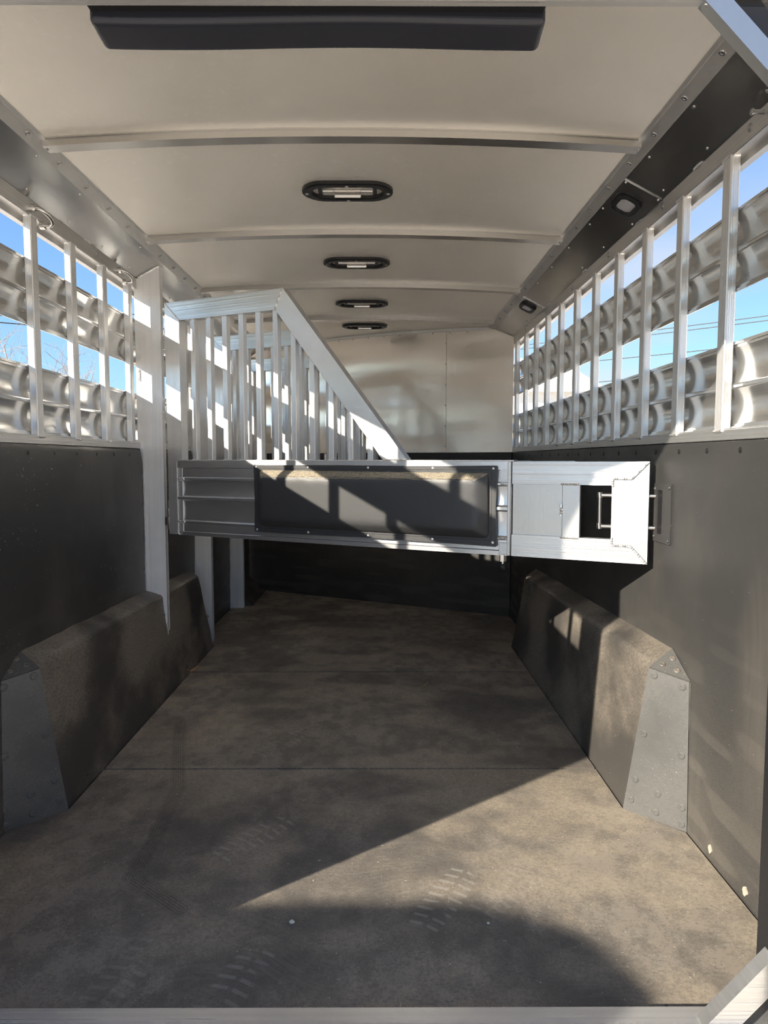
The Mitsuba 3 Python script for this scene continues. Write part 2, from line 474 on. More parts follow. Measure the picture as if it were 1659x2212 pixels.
# ------------------------------------------------------------------ rubber floor mats
well_foot = [sg.Polygon([(s * 0.926, 2.235), (s * 1.09, 2.06), (s * 1.09, 4.42), (s * 0.929, 4.262)]).buffer(0.004) for s in (-1, 1)]
PILLARS = [3.45, 4.37, 5.375]
pil_foot = [sg.box(-1.09, py - 0.003, -0.957, py + 0.045) for py in PILLARS]
seams = [Y0 + 0.045, 2.534, 3.729, 4.948]
mat_lab = ['black rubber floor mat nearest the rear door, half in sunlight, with boot prints', 'second black rubber floor mat from the rear door, between the wheel wells',
           'third black rubber floor mat from the rear door, under the divider gate', 'farthest black rubber floor mat, in deep shade by the front wall']
for i in range(4):
    y0 = seams[i] + 0.005
    if i < 3:
        g = sg.box(-1.056, y0, 1.066, seams[i + 1] - 0.007)
    else:
        g = sg.Polygon([(-1.056, y0), (1.066, y0), (1.066, front_y(1.066) - 0.016), (-1.056, front_y(-1.056) - 0.016)])
    for w in well_foot + pil_foot:
        g = g.difference(w)
    if g.geom_type != 'Polygon':
        g = max(g.geoms, key=lambda q: q.area)
    if i == 0:
        g = g.difference(sg.Polygon([(0.735, y0 - 0.01), (0.80, y0 - 0.01), (0.80, y0 + 0.012), (0.722, y0 + 0.045)]))
    k = obj('rubber_mat', extrude(g.simplify(0.0005), 'z', -0.022, 0.0), 'm_mat')
    tag(k, mat_lab[i], 'floor mat')

# ------------------------------------------------------------------ ceiling
ce = struct('ceiling')
xs = np.linspace(-COVE_X, COVE_X, 41)
arc = [(x, ceil_z(x)) for x in xs] + [(x, ceil_z(x) + 0.012) for x in xs[::-1]]
BOWS = [2.175, 3.092, 4.012, 4.925]
edges = [Y0 + 0.05] + [b + 0.02 for b in BOWS] + [6.3]
for a, b in zip(edges[:-1], edges[1:]):
    obj('ceiling_sheet', extrude(arc, 'y', a + 0.0005, b - 0.0005), 'm_ceiling', ce, smooth=30)
for by in BOWS:
    # roof bow: a shallow hat section bent to the crown
    prof_t = 0.024
    lo = [(x, ceil_z(x) - prof_t) for x in xs] + [(x, ceil_z(x) + 0.002) for x in xs[::-1]]
    fl = [(x, ceil_z(x) - 0.004) for x in xs] + [(x, ceil_z(x) + 0.002) for x in xs[::-1]]
    k = obj('roof_bow', cat(extrude(lo, 'y', by, by + 0.048), extrude(fl, 'y', by - 0.006, by + 0.060)), 'm_bow', ce, smooth=20)
    for s in (-1, 1):
        obj('weld', weld([(s * 0.888, by + 0.004, COVE_Z - 0.016), (s * 0.90, by + 0.02, COVE_Z - 0.022), (s * 0.905, by + 0.045, COVE_Z - 0.012)], 0.006, by), 'm_weld', k)
# outer roof skin, 5 cm above
obj('roof_skin', extrude([(x, ceil_z(x) + 0.05) for x in np.linspace(-1.13, 1.13, 31)] + [(x, ceil_z(x) + 0.06) for x in np.linspace(1.13, -1.13, 31)], 'y', Y0, Y1), 'm_alu', ce)

# sloping coving sheets, edge trims with screws
slope = np.array([WX - COVE_X, COVE_Z - RAIL_Z])
sl = slope / np.linalg.norm(slope)
cove_n = np.array([-sl[1], -sl[0]])           # (right side) facing the room, in x,z


def cove_pt(s, t, off=0.0):
    """point on the coving of side s, t metres from its upper edge, off metres into the room: (x, z)"""
    x = COVE_X + sl[0] * t + cove_n[0] * off
    z = COVE_Z - sl[1] * t + cove_n[1] * off
    return s * x, z


CL = float(np.linalg.norm(slope))
for s, nm, tn in ((-1, 'wall_left', 'trim_1'), (1, 'wall_right', 'trim_2')):
    w = struct(nm)
    P = [cove_pt(s, 0.0), cove_pt(s, CL), cove_pt(s, CL, -0.02), cove_pt(s, 0.0, -0.02)]
    obj('coving_sheet', extrude(P, 'y', Y0 + 0.05, 6.3), 'm_cove', w)
    tr = struct(tn)
    P = [cove_pt(s, -0.004, 0.000), cove_pt(s, -0.004, 0.0045), cove_pt(s, 0.042, 0.0045), cove_pt(s, 0.042, 0.000)]
    obj('edge_strip', extrude(P, 'y', Y0 + 0.05, 6.3), 'm_alu', tr)
    P = [cove_pt(s, -0.010, -0.002), cove_pt(s, -0.010, 0.007), cove_pt(s, 0.000, 0.009), cove_pt(s, 0.003, 0.004)]
    obj('edge_bead', extrude(P, 'y', Y0 + 0.05, 6.3), 'm_alu', tr)
    nv = (s * cove_n[0], 0, cove_n[1])
    y = 1.50
    while y < (6.1 if s < 0 else 5.0):
        if min(abs(y - b - 0.03) for b in BOWS) > 0.05:
            px, pz = cove_pt(s, 0.019, 0.0045)
            screw((px, y, pz), nv, 0.0095, tr)
        y += 0.205
    for j, y in enumerate(np.arange(1.62, 5.0, 0.31)):
        px, pz = cove_pt(s, 0.055, 0.0)
        screw((px, y, pz), nv, 0.0042, w, 'm_steel')
        px, pz = cove_pt(s, CL - 0.022, 0.0)
        screw((px, y + 0.13, pz), nv, 0.0042, w, 'm_steel')

# ------------------------------------------------------------------ side walls: black rubber below, slatted window above
RB = 1.213


def slat_profile(s, z0, z1):
    """(x,z) outline of a two-lobed slat; lobes bulge outwards"""
    X = 1.101
    h = z1 - z0
    rib = 0.016
    lobes = [(z0 + rib, z0 + h / 2 - rib / 2), (z0 + h / 2 + rib / 2, z1 - rib)]
    inn = [(X - 0.002, z0), (X - 0.002, z0 + rib * 0.55), (X + 0.002, z0 + rib * 0.6), (X + 0.002, z0 + rib)]
    for i, (a, b) in enumerate(lobes):
        for t in np.linspace(0, 1, 15):
            inn.append((X + 0.003 + 0.010 * 4 * t * (1 - t), a + (b - a) * t))
        if i == 0:
            inn += [(X + 0.002, b + 0.001), (X - 0.002, b + 0.003), (X - 0.002, lobes[1][0] - 0.006), (X + 0.001, lobes[1][0] - 0.003)]
    inn += [(X + 0.002, z1 - rib), (X + 0.002, z1 - rib * 0.55), (X - 0.002, z1 - rib * 0.5), (X - 0.002, z1)]
    out = [(x + 0.004, z) for x, z in inn[::-1]]
    return [(s * x, z) for x, z in inn + out]


for s, nm, wn in ((-1, 'wall_left', 'window_1'), (1, 'wall_right', 'window_2')):
    # outer skin of the wall below and at the roof edge
    obj('outer_skin', cbox(s * 1.105, s * 1.13, Y0, Y1, -0.14, RB + 0.01, 0.002), 'm_white', nm)
    obj('roof_edge', cbox(s * 1.105, s * 1.135, Y0, Y1, 2.0, 2.155, 0.002), 'm_alu', nm)
    w = struct(wn)
    obj('top_rail', cat(cbox(s * WX, s * 1.130, Y0, 6.25, 1.985, 2.041, 0.002), cbox(s * 1.108, s * 1.130, Y0, 6.25, 1.966, 1.99, 0.001)), 'm_alu_along', w)
    obj('bottom_rail', cat(cbox(s * WX, s * 1.130, Y0, 6.25, RB, 1.243, 0.002), cbox(s * (WX + 0.004), s * 1.09, Y0, 6.25, 1.24, 1.246, 0.001)), 'm_alu_along', w)
    for z0, z1 in ((1.243, 1.486), (1.622, 1.850)):
        obj('slat', extrude(slat_profile(s, z0, z1), 'y', Y0 + 0.01, 6.25), 'm_slat', w, smooth=25)
    if s > 0:
        ys = [1.955 + 0.3015 * k for k in range(-2, 11)]
    else:
        ys = [2.425 + 0.3045 * k for k in range(-3, 4)] + [3.66, 3.97, 4.29, 4.60, 4.91, 5.28, 5.60, 5.92]
    for y in ys:
        k = obj('post', cbox(s * (WX - 0.001), s * 1.098, y, y + 0.045, 1.238, 1.990, 0.003), 'm_alu_up', w)
        if y < 4.0:
            x = s * (WX - 0.002)
            obj('weld', weld([(x, y - 0.001, 1.987), (x, y + 0.046, 1.987)], 0.0035, y), 'm_weld', k)
            obj('weld', weld([(x, y - 0.001, 1.240), (s * (WX - 0.0), y + 0.022, 1.237), (x, y + 0.046, 1.240)], 0.0035, y), 'm_weld', k)
            obj('weld', weld([(x + s * 0.006, y - 0.002, 1.986), (s * 1.094, y - 0.002, 1.986)], 0.005, y + 1), 'm_weld', k)
    y = 1.863
    while y < (5.0 if s > 0 else 6.0):
        if not (s < 0 and abs(y - 2.42) < 0.2):
            screw((s * WX, y, 2.016), (-s, 0, 0), 0.0105, w)
        y += 0.56
    for y in ((2.13, 2.62, 3.3, 4.0, 4.6) if s > 0 else (2.86, 4.1, 5.0)):
        obj('weld', weld([(s * (WX - 0.001), y, 2.041), (s * (WX - 0.001), y + 0.055, 2.041)], 0.0055, y), 'm_weld', w)

obj('stud', cat(cyl((WX + 0.002, 1.80, 2.025), (WX - 0.03, 1.80, 2.025), 0.006, 8), dome((WX - 0.03, 1.80, 2.025), (-1, 0, 0), 0.009)), 'm_screw', 'window_2')

# right wall lining: one sheet
pan = puffy(cbox(WX, 1.105, Y0 + 0.03, 5.10, -0.02, RB - 0.002, 0.003), 0.06, 0.0012, 3.0, 3, lock=lambda v: (v[:, 2] > RB - 0.02) | (v[:, 0] > 1.09), passes=2)
obj('rubber_panel', pan, 'm_rubber', 'wall_right', smooth=40)
for y in np.arange(1.66, 5.0, 0.19):
    obj('rivet', dome((WX - 0.0005, y, RB - 0.028), (-1, 0, 0), 0.0085, 0.25), 'm_black', 'wall_right')
for (y, z) in ((1.93, 0.035), (1.733, 0.034)):
    obj('plug', hull(np.array([(WX - 0.003 - 0.004 * rng.random(), y + 0.010 * math.cos(a) * (0.8 + 0.4 * rng.random()), z + 0.012 * math.sin(a) * (0.8 + 0.4 * rng.random())) for a in np.linspace(0, 6.0, 9)] + [(WX + 0.002, y + 0.011 * c, z + 0.013 * e) for c, e in ((1, 0), (-1, 0), (0, 1), (0, -1))])), 'm_torn', 'wall_right')
# left wall lining: panels between the pillars, edges puffed
left_spans = [(Y0 + 0.03, 3.443), (3.503, 4.363), (4.423, 5.368), (5.43, 6.16)]
for a, b in left_spans:
    m = puffy(cbox(-1.105, -WX + 0.013, a, b, -0.02, RB - 0.002, 0.009), 0.05, 0.005, 2.6, int(a * 10), lock=lambda v: (v[:, 0] < -1.09), passes=10)
    obj('rubber_panel', m, 'm_rubber', 'wall_left', smooth=50)
    for y in np.arange(a + 0.06, b - 0.02, 0.187):
        obj('rivet', dome((-WX + 0.012, y, RB - 0.030), (1, 0, 0), 0.009, 0.35), 'm_black', 'wall_left')
    for z in np.arange(0.62, 1.1, 0.16):
        obj('rivet', dome((-WX + 0.012, b - 0.02, z), (1, 0, 0), 0.007, 0.35), 'm_black', 'wall_left')

# ------------------------------------------------------------------ hinge pillars on the left wall
pl_lab = ['tall aluminium pillar on the left wall holding the nearest divider gate, two sun patches on it',
          'second aluminium pillar on the left wall, behind the nearest gate, its foot covered by the wheel well',
          'third aluminium pillar on the left wall, standing on the floor near the front corner']
for i, py in enumerate(PILLARS):
    zc = lambda x: RAIL_Z + (WX - x) * (COVE_Z - RAIL_Z) / (WX - COVE_X)
    k = thing('hinge_pillar', pl_lab[i], 'pillar', 'hinge pillars on the left wall')
    obj('post', extrude([(-1.085, -0.02), (-0.96, -0.02), (-0.96, zc(0.96) - 0.002), (-1.068, RAIL_Z - 0.004), (-1.085, RAIL_Z - 0.004)], 'y', py, py + 0.042), 'm_pillar', k)
    obj('edge_lip', cbox(-0.9615, -0.9575, py - 0.0015, py + 0.010, -0.01, zc(0.96) - 0.01, 0.001), 'm_alu', k)
    obj('weld', weld([(-1.066, py - 0.002, RAIL_Z - 0.002), (-0.962, py - 0.002, zc(0.96) - 0.004)], 0.005, i), 'm_weld', k)
    obj('weld', weld([(-1.070, py - 0.003, 1.545), (-1.070, py - 0.003, 1.60)], 0.0045, i), 'm_weld', k)

# ------------------------------------------------------------------ front wall, slanted
wf = struct('wall_front')
ang = math.atan2(-0.53, 1.0)
L0 = np.array([-1.072, front_y(-1.072)])
e2 = np.array([1, -0.53]) / math.hypot(1, 0.53); n2 = np.array([e2[1], -e2[0]])   # n2 faces the camera
FWL = float(np.hypot(2.144, 2.144 * 0.53))
MF = T().translate([L0[0], L0[1], 0]).rotate([0, 0, 1], math.degrees(ang))      # local x along wall, -y towards the camera
useam = float((np.array([0.61, front_y(0.61)]) - L0) @ e2)
ztop = lambda u: (lambda x: ceil_z(x) if abs(x) < COVE_X else COVE_Z - (abs(x) - COVE_X) * (COVE_Z - RAIL_Z) / (WX - COVE_X))(L0[0] + e2[0] * u)


def wall_poly(a, b, z0):
    us = np.linspace(a, b, 16)
    return [(a, z0), (b, z0)] + [(u, ztop(u)) for u in us[::-1]]


for a, b in ((0, useam - 0.001), (useam + 0.001, FWL)):
    obj('metal_sheet', extrude(wall_poly(a, b, RB), 'y', 0.0, 0.02), 'm_front_sheet', wf, M=MF)
obj('rubber_panel', cbox(0, FWL, -0.012, 0.02, -0.02, RB, 0.003), 'm_rubber', wf, M=MF)
us = np.linspace(0.18, FWL - 0.19, 24)
obj('top_trim', extrude([(u, ztop(u) - 0.002) for u in us] + [(u, ztop(u) - 0.022) for u in us[::-1]], 'y', -0.012, 0.0), 'm_alu', wf, M=MF)
obj('rear_backing', cbox(0, FWL, 0.03, 0.05, -0.14, 2.2), 'm_alu', wf, M=MF)


def fpt(u, z, off=0.0):
    return (L0[0] + e2[0] * u + n2[0] * off, L0[1] + e2[1] * u + n2[1] * off, z)


for z in np.arange(1.26, 2.15, 0.155):
    screw(fpt(useam - 0.006, z), (n2[0], n2[1], 0), 0.0045, wf, 'm_screw', 'rivet')
for u in np.arange(0.25, FWL - 0.2, 0.14):
    screw(fpt(u, ztop(u) - 0.03), (n2[0], n2[1], 0), 0.0045, wf, 'm_screw', 'rivet')
# corner plate where front wall meets the right coving
u1 = FWL - 0.004
obj('corner_plate', extrude([(FWL - 0.225, ztop(FWL - 0.225) - 0.004), (u1, ztop(u1) - 0.004), (u1, ztop(u1) - 0.036), (FWL - 0.03, ztop(u1) - 0.036), (FWL - 0.238, ztop(FWL - 0.225) - 0.028)], 'y', -0.010, -0.002), 'm_front_sheet', wf, M=MF)
k = tag(obj('corner_curb', extrude([(-1.060, -0.001), (-0.905, -0.001), (-1.060, 0.135)], 'y', 5.45, 6.10), 'm_rubber'), 'dark sloped rubber curb in the far left floor corner beside the third pillar', 'curb')

# ------------------------------------------------------------------ wheel wells
for s, lab in ((-1, 'black rubber covered wheel well along the left wall with puckered top edge'), (1, 'black rubber covered wheel well along the right wall, near half in sunlight')):
    k = thing('wheel_well', lab, 'wheel well')
    pts = [(1.085, 2.075, -0.02), (0.926, 2.235, -0.02), (0.978, 2.182, 0.492), (1.085, 2.085, 0.470), (1.085, 2.235, 0.545),
           (0.990, 2.205, 0.512), (0.929, 4.262, -0.02), (1.085, 4.41, -0.02), (0.984, 4.14, 0.458), (1.085, 4.27, 0.492), (1.085, 4.40, 0.40)]
    v = np.array(pts) * [s, 1, 1]
    body = puffy(hull(v), 0.035, 0.0070 if s < 0 else 0.0025, 8.0, 5 + s, lock=lambda q: (np.abs(q[:, 0]) > 1.08) | (q[:, 2] < -0.015), passes=4)
    obj('rubber_cover', body, 'm_well', k, smooth=60)
    A, B, C, D, E2 = (np.array(q) for q in ((0.926, 2.235, -0.001), (1.074, 2.086, -0.001), (1.072, 2.098, 0.474), (0.978, 2.182, 0.494), (1.071, 2.232, 0.540)))
    nn = np.cross(A - B, D - A); nn /= np.linalg.norm(nn)
    if nn[1] > 0:
        nn = -nn
    sc = np.array([s, 1, 1])
    off = nn * 0.006
    pl = hull(np.array([A + off, B + off, C + off, D + off, A - off, B - off, C - off, D - off]) * sc)
    obj('end_plate', pl, 'm_well_plate', k)
    n3 = np.cross(C - D, E2 - D); n3 /= np.linalg.norm(n3)
    if n3[2] < 0:
        n3 = -n3
    o3 = n3 * 0.005
    obj('top_flap', hull(np.array([C + o3, D + o3, E2 + o3, C - o3, D - o3, E2 - o3]) * sc), 'm_well_plate', k)
    for a, b in ((0.16, 0.965), (0.84, 0.955), (0.14, 0.56), (0.88, 0.50), (0.12, 0.235), (0.10, 0.085), (0.52, 0.19), (0.52, 0.06), (0.92, 0.155), (0.92, 0.045)):
        p = (A * (1 - a) + B * a) * (1 - b) + (D * (1 - a) + C * a) * b + off
        screw(p * sc, nn * sc, 0.012, k, 'm_well_plate', 'rivet')
    for a, b in ((0.25, 0.25), (0.72, 0.2), (0.6, 0.6)):
        p = (D * (1 - a) + C * a) * (1 - b) + E2 * b + o3
        screw(p * sc, n3 * sc, 0.010, k, 'm_well', 'rivet')
    ws = trimesh.Trimesh(body.vertices, body.faces, process=False)
    for y in np.arange(2.42, 4.2, 0.175):
        for f in (0.78, 0.08, 0.40):
            yy = y + 0.05 * math.sin(y * 9 + f * 5)
            x = 0.928 + 0.056 * f
            z = 0.49 * f
            nrm = np.array([-1.0, 0, 0.112])
            obj('rivet', dome(np.array([x - 0.001, yy, z]) * sc, nrm * sc, 0.008, 0.22), 'm_well', k)

# ------------------------------------------------------------------ roof vents
def stadium(L, Wd, n=14):
    r = Wd / 2
    a = np.linspace(-math.pi / 2, math.pi / 2, n)
    pts = [(L / 2 - r + r * math.cos(t), r * math.sin(t)) for t in a] + [(-L / 2 + r - r * math.cos(t), -r * math.sin(t)) for t in a]
    return sg.Polygon(pts)


v_lab = ['black oval roof vent nearest the rear door, with open metal flap', 'second black oval roof vent from the rear door, metal flap in its middle', 'third black oval roof vent from the rear door, metal flap in its middle',
         'farthest black oval roof vent, beside the slanted front wall']
zv = 2.154
bez = cat(extrude(stadium(0.336, 0.170).difference(stadium(0.262, 0.112)), 'z', -0.010, 0.004), extrude(stadium(0.318, 0.154).difference(stadium(0.268, 0.118)), 'z', -0.014, -0.008))
well_in = extrude(stadium(0.274, 0.124).difference(stadium(0.262, 0.112)), 'z', -0.006, 0.034)
back = extrude(stadium(0.274, 0.124), 'z', 0.030, 0.036)
vparts = [('bezel', mikit.ply(bez, 'm_black', smooth=30)), ('recess', mikit.ply(cat(well_in, back), 'm_black', smooth=30)),
          ('rod', mikit.ply(cyl((-0.092, -0.006, -0.006), (0.092, -0.006, -0.006), 0.0032, 8), 'm_steel', smooth=40)),
          ('flap', mikit.ply(cat(cbox(-0.050, 0.050, 0.018, 0.021, -0.018, 0.02), cbox(-0.050, 0.050, -0.016, 0.018, -0.020, -0.017), cbox(-0.050, -0.048, -0.016, 0.02, -0.018, 0.014), cbox(0.048, 0.050, -0.016, 0.02, -0.018, 0.014), cbox(-0.048, 0.048, 0.006, 0.009, -0.026, -0.019)), 'm_steel')),
          ('leaf_spring', mikit.ply(extrude([(x, -0.004 - 0.014 * (x / 0.09) ** 2 + 0.012) for x in np.linspace(-0.09, 0.09, 15)] + [(x, -0.007 - 0.014 * (x / 0.09) ** 2 + 0.012) for x in np.linspace(0.09, -0.09, 15)], 'y', -0.045, -0.022), 'm_steel', smooth=30))]
bk = cat(cbox(-0.108, -0.094, -0.05, 0.035, -0.008, 0.02), cbox(0.094, 0.108, -0.05, 0.035, -0.008, 0.02))
vparts.append(('bracket', mikit.ply(bk, 'm_black')))
for i, vy in enumerate((2.652, 3.594, 4.514, 5.262)):
    k = thing('roof_vent', v_lab[i], 'vent', 'roof vents along the ceiling')
    M = T().translate([-0.007, vy, zv])
    for nme, d in vparts:
        obj(nme, d, None, k, M=M)
    for dx, dy in ((-0.150, 0), (0.150, 0), (0, 0.069), (0, -0.069)):
        screw((-0.007 + dx, vy + dy, zv - 0.0135), (0, 0, -1), 0.007, k, 'm_screw')

# ------------------------------------------------------------------ dome lights on the right coving
def cove_M(y):
    # local x = along trailer (y), local y = down the coving, local z = into the room
    ex = np.array([0, 1, 0]); ey = np.array([sl[0], 0, -sl[1]]); ez = np.array([cove_n[0], 0, cove_n[1]])
    o = np.array([COVE_X + sl[0] * 0.105, y, COVE_Z - sl[1] * 0.105])
    M = np.eye(4); M[:3, 0], M[:3, 1], M[:3, 2], M[:3, 3] = ex, ey, ez, o
    return T(M)


def rrect(w, h, r):
    return sg.box(-w / 2 + r, -h / 2 + r, w / 2 - r, h / 2 - r).buffer(r, 6)


lparts = [('mounting_plate', mikit.ply(extrude(sg.box(-0.13, -0.062, 0.13, 0.080), 'z', 0.0, 0.004), 'm_cove')),
          ('bezel', mikit.ply(cat(extrude(rrect(0.128, 0.086, 0.030).difference(rrect(0.094, 0.056, 0.020)), 'z', 0.003, 0.018), extrude(rrect(0.138, 0.096, 0.034).difference(rrect(0.10, 0.06, 0.02)), 'z', 0.003, 0.010)), 'm_black', smooth=30)),
          ('lens', mikit.ply(extrude(rrect(0.096, 0.058, 0.021), 'z', 0.003, 0.013), 'm_lens'))]
for y, lab in ((2.556, 'clear lens light with black rim on the right coving, nearer the rear door'), (4.250, 'clear lens light with black rim on the right coving, far end near the front wall')):
    k = thing('dome_light', lab, 'light', 'lights on the right coving')
    M = cove_M(y)
    for nme, d in lparts:
        obj(nme, d, None, k, M=M)
    for dx in (-0.122, 0.122):
        for dy in (-0.054, 0.072):
            p = np.array(M.matrix) @ np.array([dx, dy, 0.004, 1])
            screw(p[:3], (cove_n[0], 0, cove_n[1]), 0.0045, k, 'm_steel')

# ------------------------------------------------------------------ tie rings on the left rail
for (ya, za, yb, zb), lab in (((2.435, 2.012, 2.500, 1.975), 'steel tie ring on the left window rail nearest the rear door'), ((3.215, 2.012, 3.280, 1.975), 'steel tie ring on the left window rail beside the nearest pillar')):
    k = thing('tie_ring', lab, 'tie ring', 'tie rings on the left rail')
    P0, P1 = np.array([-WX, ya, za]), np.array([-WX, yb, zb])
    mid = (P0 + P1) / 2
    path = []
    for t in np.linspace(0, 1, 17):
        a = math.pi * t
        path.append(mid + (P0 - mid) * math.cos(a) * (1.0 if abs(math.cos(a)) > 0.05 else 1) + np.array([0.010 + 0.038 * math.sin(a) ** 0.8, 0.010 * math.sin(a), -0.006 * math.sin(a)]))
    obj('ring', tube([P0 + [0.002, 0, 0]] + path + [P1 + [0.002, 0, 0]], 0.0075, 10), 'm_steel', k, smooth=50)
    for P in (P0, P1):
        obj('collar', cyl(P - [0.002, 0, 0], P + [0.016, 0, 0], 0.0135, 14), 'm_steel', k, smooth=40)

# ------------------------------------------------------------------ head bumper under the header
k = thing('head_bumper', 'black padded vinyl head bumper hung below the rear door header', 'bumper')
ball = trimesh.creation.icosphere(2, 1.0).vertices
g = m3.Manifold.hull_points(np.array(np.vstack([ball * 0.012 + np.array(c) for c in [(sx * w, y, z) for sx in (-1, 1) for (w, y, z) in ((0.412, 1.362, 1.979), (0.416, 1.432, 1.979), (0.414, 1.362, 2.10), (0.416, 1.432, 2.10))]]), np.float32)).refine_to_length(0.03).to_mesh()
v = np.array(g.vert_properties[:, :3], float)
v[:, 2] += 0.0025 * np.sin(v[:, 0] * 9.0 + 1.0) * np.clip((2.06 - v[:, 2]) / 0.08, 0, 1)
obj('pad', trimesh.Trimesh(v, np.array(g.tri_verts), process=False), 'm_bumper', k, smooth=45)
obj('mounting_board', cbox(-0.42, 0.42, 1.318, 1.352, 1.985, 2.12, 0.002), 'm_black', k)

# ------------------------------------------------------------------ divider gates (local: x = u along the gate, y = depth away from camera, z up)
HX, HY = -0.939, 3.399
GANG = -27.036


def gate_meshes():
    P = []
    add = lambda name, mesh, m, smooth=False, sub=None: P.append((name, mikit.ply(mesh, m, smooth=smooth), sub))
    D = 0.045
    add('stile', extrude([(0.021, 0.797), (0.110, 0.797), (0.110, 1.817), (0.021, 1.905)], 'y', 0.0, D), 'm_alu_up')
    add('top_rail', extrude([(0.0225, 1.905), (0.704, 1.902), (0.662, 1.813), (0.112, 1.817)], 'y', 0.0, D), 'm_alu_along')
    add('sloped_rail', extrude([(0.7055, 1.902), (1.304, 1.156), (1.196, 1.156), (0.6645, 1.813)], 'y', 0.0, D), 'm_alu')
    for i in range(11):
        u = 0.171 + 0.0945 * i
        zt = 1.816 if u + 0.027 < 0.66 else 1.813 - (u + 0.0 - 0.6645) * (1.813 - 1.156) / (1.196 - 0.6645)
        add('bar', cbox(u, u + 0.027, 0.008, 0.036, 1.150, zt + 0.012, 0.002), 'm_alu_up')
        add('weld', weld([(u - 0.001, 0.005, 1.157), (u + 0.028, 0.005, 1.157)], 0.0035, i), 'm_weld', False, f'bar{i}')
        zt2 = zt if u + 0.027 < 0.66 else zt - 0.027 * 1.236
        add('weld', weld([(u - 0.001, 0.006, zt), (u + 0.028, 0.006, zt2)], 0.0035, i), 'm_weld', False, f'bar{i}')
    # lower panel: four extruded planks with ridges, profile (y, z)
    def plank(prof, name):
        add(name, extrude(prof + [(D - 0.003, prof[-1][1]), (D - 0.003, prof[0][1])], 'x', 0.082, 1.722), 'm_panel', 25)
    plank([(0.000, 0.795), (0.000, 0.812), (0.003, 0.815), (0.004, 0.853)], 'bottom_plank')
    lobe = lambda z0, z1: [(0.005 + 0.0035 * 4 * t * (1 - t), z0 + (z1 - z0) * t) for t in np.linspace(0, 1, 9)]
    plank([(0.004, 0.8532), (-0.001, 0.857), (-0.002, 0.862), (0.001, 0.867)] + lobe(0.870, 0.962) + [(0.000, 0.966)], 'plank')
    plank([(0.000, 0.9662), (-0.003, 0.969), (-0.003, 0.980), (0.001, 0.984)] + lobe(0.987, 1.058) + [(0.002, 1.060)], 'plank')
    plank([(0.002, 1.0602), (-0.002, 1.063), (-0.002, 1.072), (0.002, 1.076), (0.003, 1.118), (-0.003, 1.121), (-0.003, 1.154)], 'top_plank')
    add('top_cap', cbox(0.08, 1.745, -0.004, D, 1.152, 1.158, 0.001), 'm_alu')
    add('end_channel', cat(cbox(1.722, 1.734, -0.006, D, 0.796, 1.153, 0.002), cbox(1.690, 1.726, -0.002, 0.006, 0.798, 0.845), cbox(1.690, 1.726, -0.002, 0.006, 1.08, 1.15)), 'm_alu')
    for zz in (0.862, 1.068):
        add('weld', weld([(1.695, -0.004, zz), (1.722, -0.005, zz - 0.003)], 0.004, 3), 'm_weld')
        add('weld', weld([(0.080, -0.003, zz), (0.122, -0.004, zz + 0.002), (0.122, -0.004, zz - 0.008), (0.09, -0.003, zz - 0.008)], 0.003, 4), 'm_weld')
    add('weld', weld([(0.108, -0.002, 1.158), (0.080, -0.002, 1.150), (0.0795, -0.002, 0.80), (0.0925, -0.002, 0.797)], 0.003, 5), 'm_weld')
    add('weld', weld([(0.664, -0.002, 1.813), (0.7045, -0.002, 1.902)], 0.004, 6), 'm_weld')
    add('weld', weld([(0.112, -0.001, 1.8165), (0.0215, -0.001, 1.905)], 0.0025, 6), 'm_weld')
    add('weld', weld([(1.196, -0.002, 1.159), (1.304, -0.002, 1.159)], 0.004, 7), 'm_weld')
    # pad: flat flange with screws and a raised cushion
    fl = sg.Polygon([(0.546, 0.834), (0.70, 0.832), (1.1, 0.835), (1.5, 0.831), (1.684, 0.828), (1.679, 0.98), (1.684, 1.137), (1.4, 1.1335), (1.0, 1.136), (0.6, 1.134), (0.545, 1.136), (0.549, 0.98)]).buffer(-0.006).buffer(0.006)
    add('pad_flange', extrude(fl, 'y', -0.012, -0.003), 'm_vinyl', 30)
    c = []
    for (a, b, z0, z1, y) in ((0.572, 1.658, 0.856, 1.116, -0.010), (0.582, 1.648, 0.866, 1.106, -0.024), (0.606, 1.610, 0.892, 1.082, -0.050)):
        for u in (a, b):
            for z in (z0, z1):
                c.append((u, y, z))
    g = m3.Manifold.hull_points(np.array(c, np.float32)).refine_to_length(0.02).to_mesh()
    cm = trimesh.Trimesh(np.array(g.vert_properties[:, :3], float), np.array(g.tri_verts), process=True)
    trimesh.smoothing.filter_laplacian(cm, 0.5, 2, volume_constraint=False)
    add('pad_cushion', cm, 'm_vinyl', 40)
    st = []
    ring = [(0.568, 1.120), (1.662, 1.120), (1.662, 0.852), (0.568, 0.852), (0.568, 1.120)]
    for (a, b), (a2, b2) in zip(ring[:-1], ring[1:]):
        n = int(max(abs(a2 - a), abs(b2 - b)) / 0.008)
        for j in range(n):
            t0, t1 = j / n, (j + 0.6) / n
            st.append(bar((a + (a2 - a) * t0, -0.0125, b + (b2 - b) * t0), (a + (a2 - a) * t1, -0.0125, b + (b2 - b) * t1), 0.0016, 0.0016, up=(0, 1, 0), c=0))
    P.append(('stitching', mikit.ply(cat(*st), 'm_thread'), 'stuff'))
    for u in (0.560, 0.835, 1.13, 1.42, 1.668):
        for z in (1.126, 0.844):
            add('pad_screw', dome((u, -0.012, z), (0, -1, 0), 0.0055, 0.6), 'm_alu_bright')
    # sliding extension
    add('extension_rail', extrude([(1.737, 1.152), (2.222, 1.153), (2.170, 1.092), (2.098, 1.092), (2.098, 1.068), (1.737, 1.068)], 'y', 0.004, 0.040), 'm_alu_along')
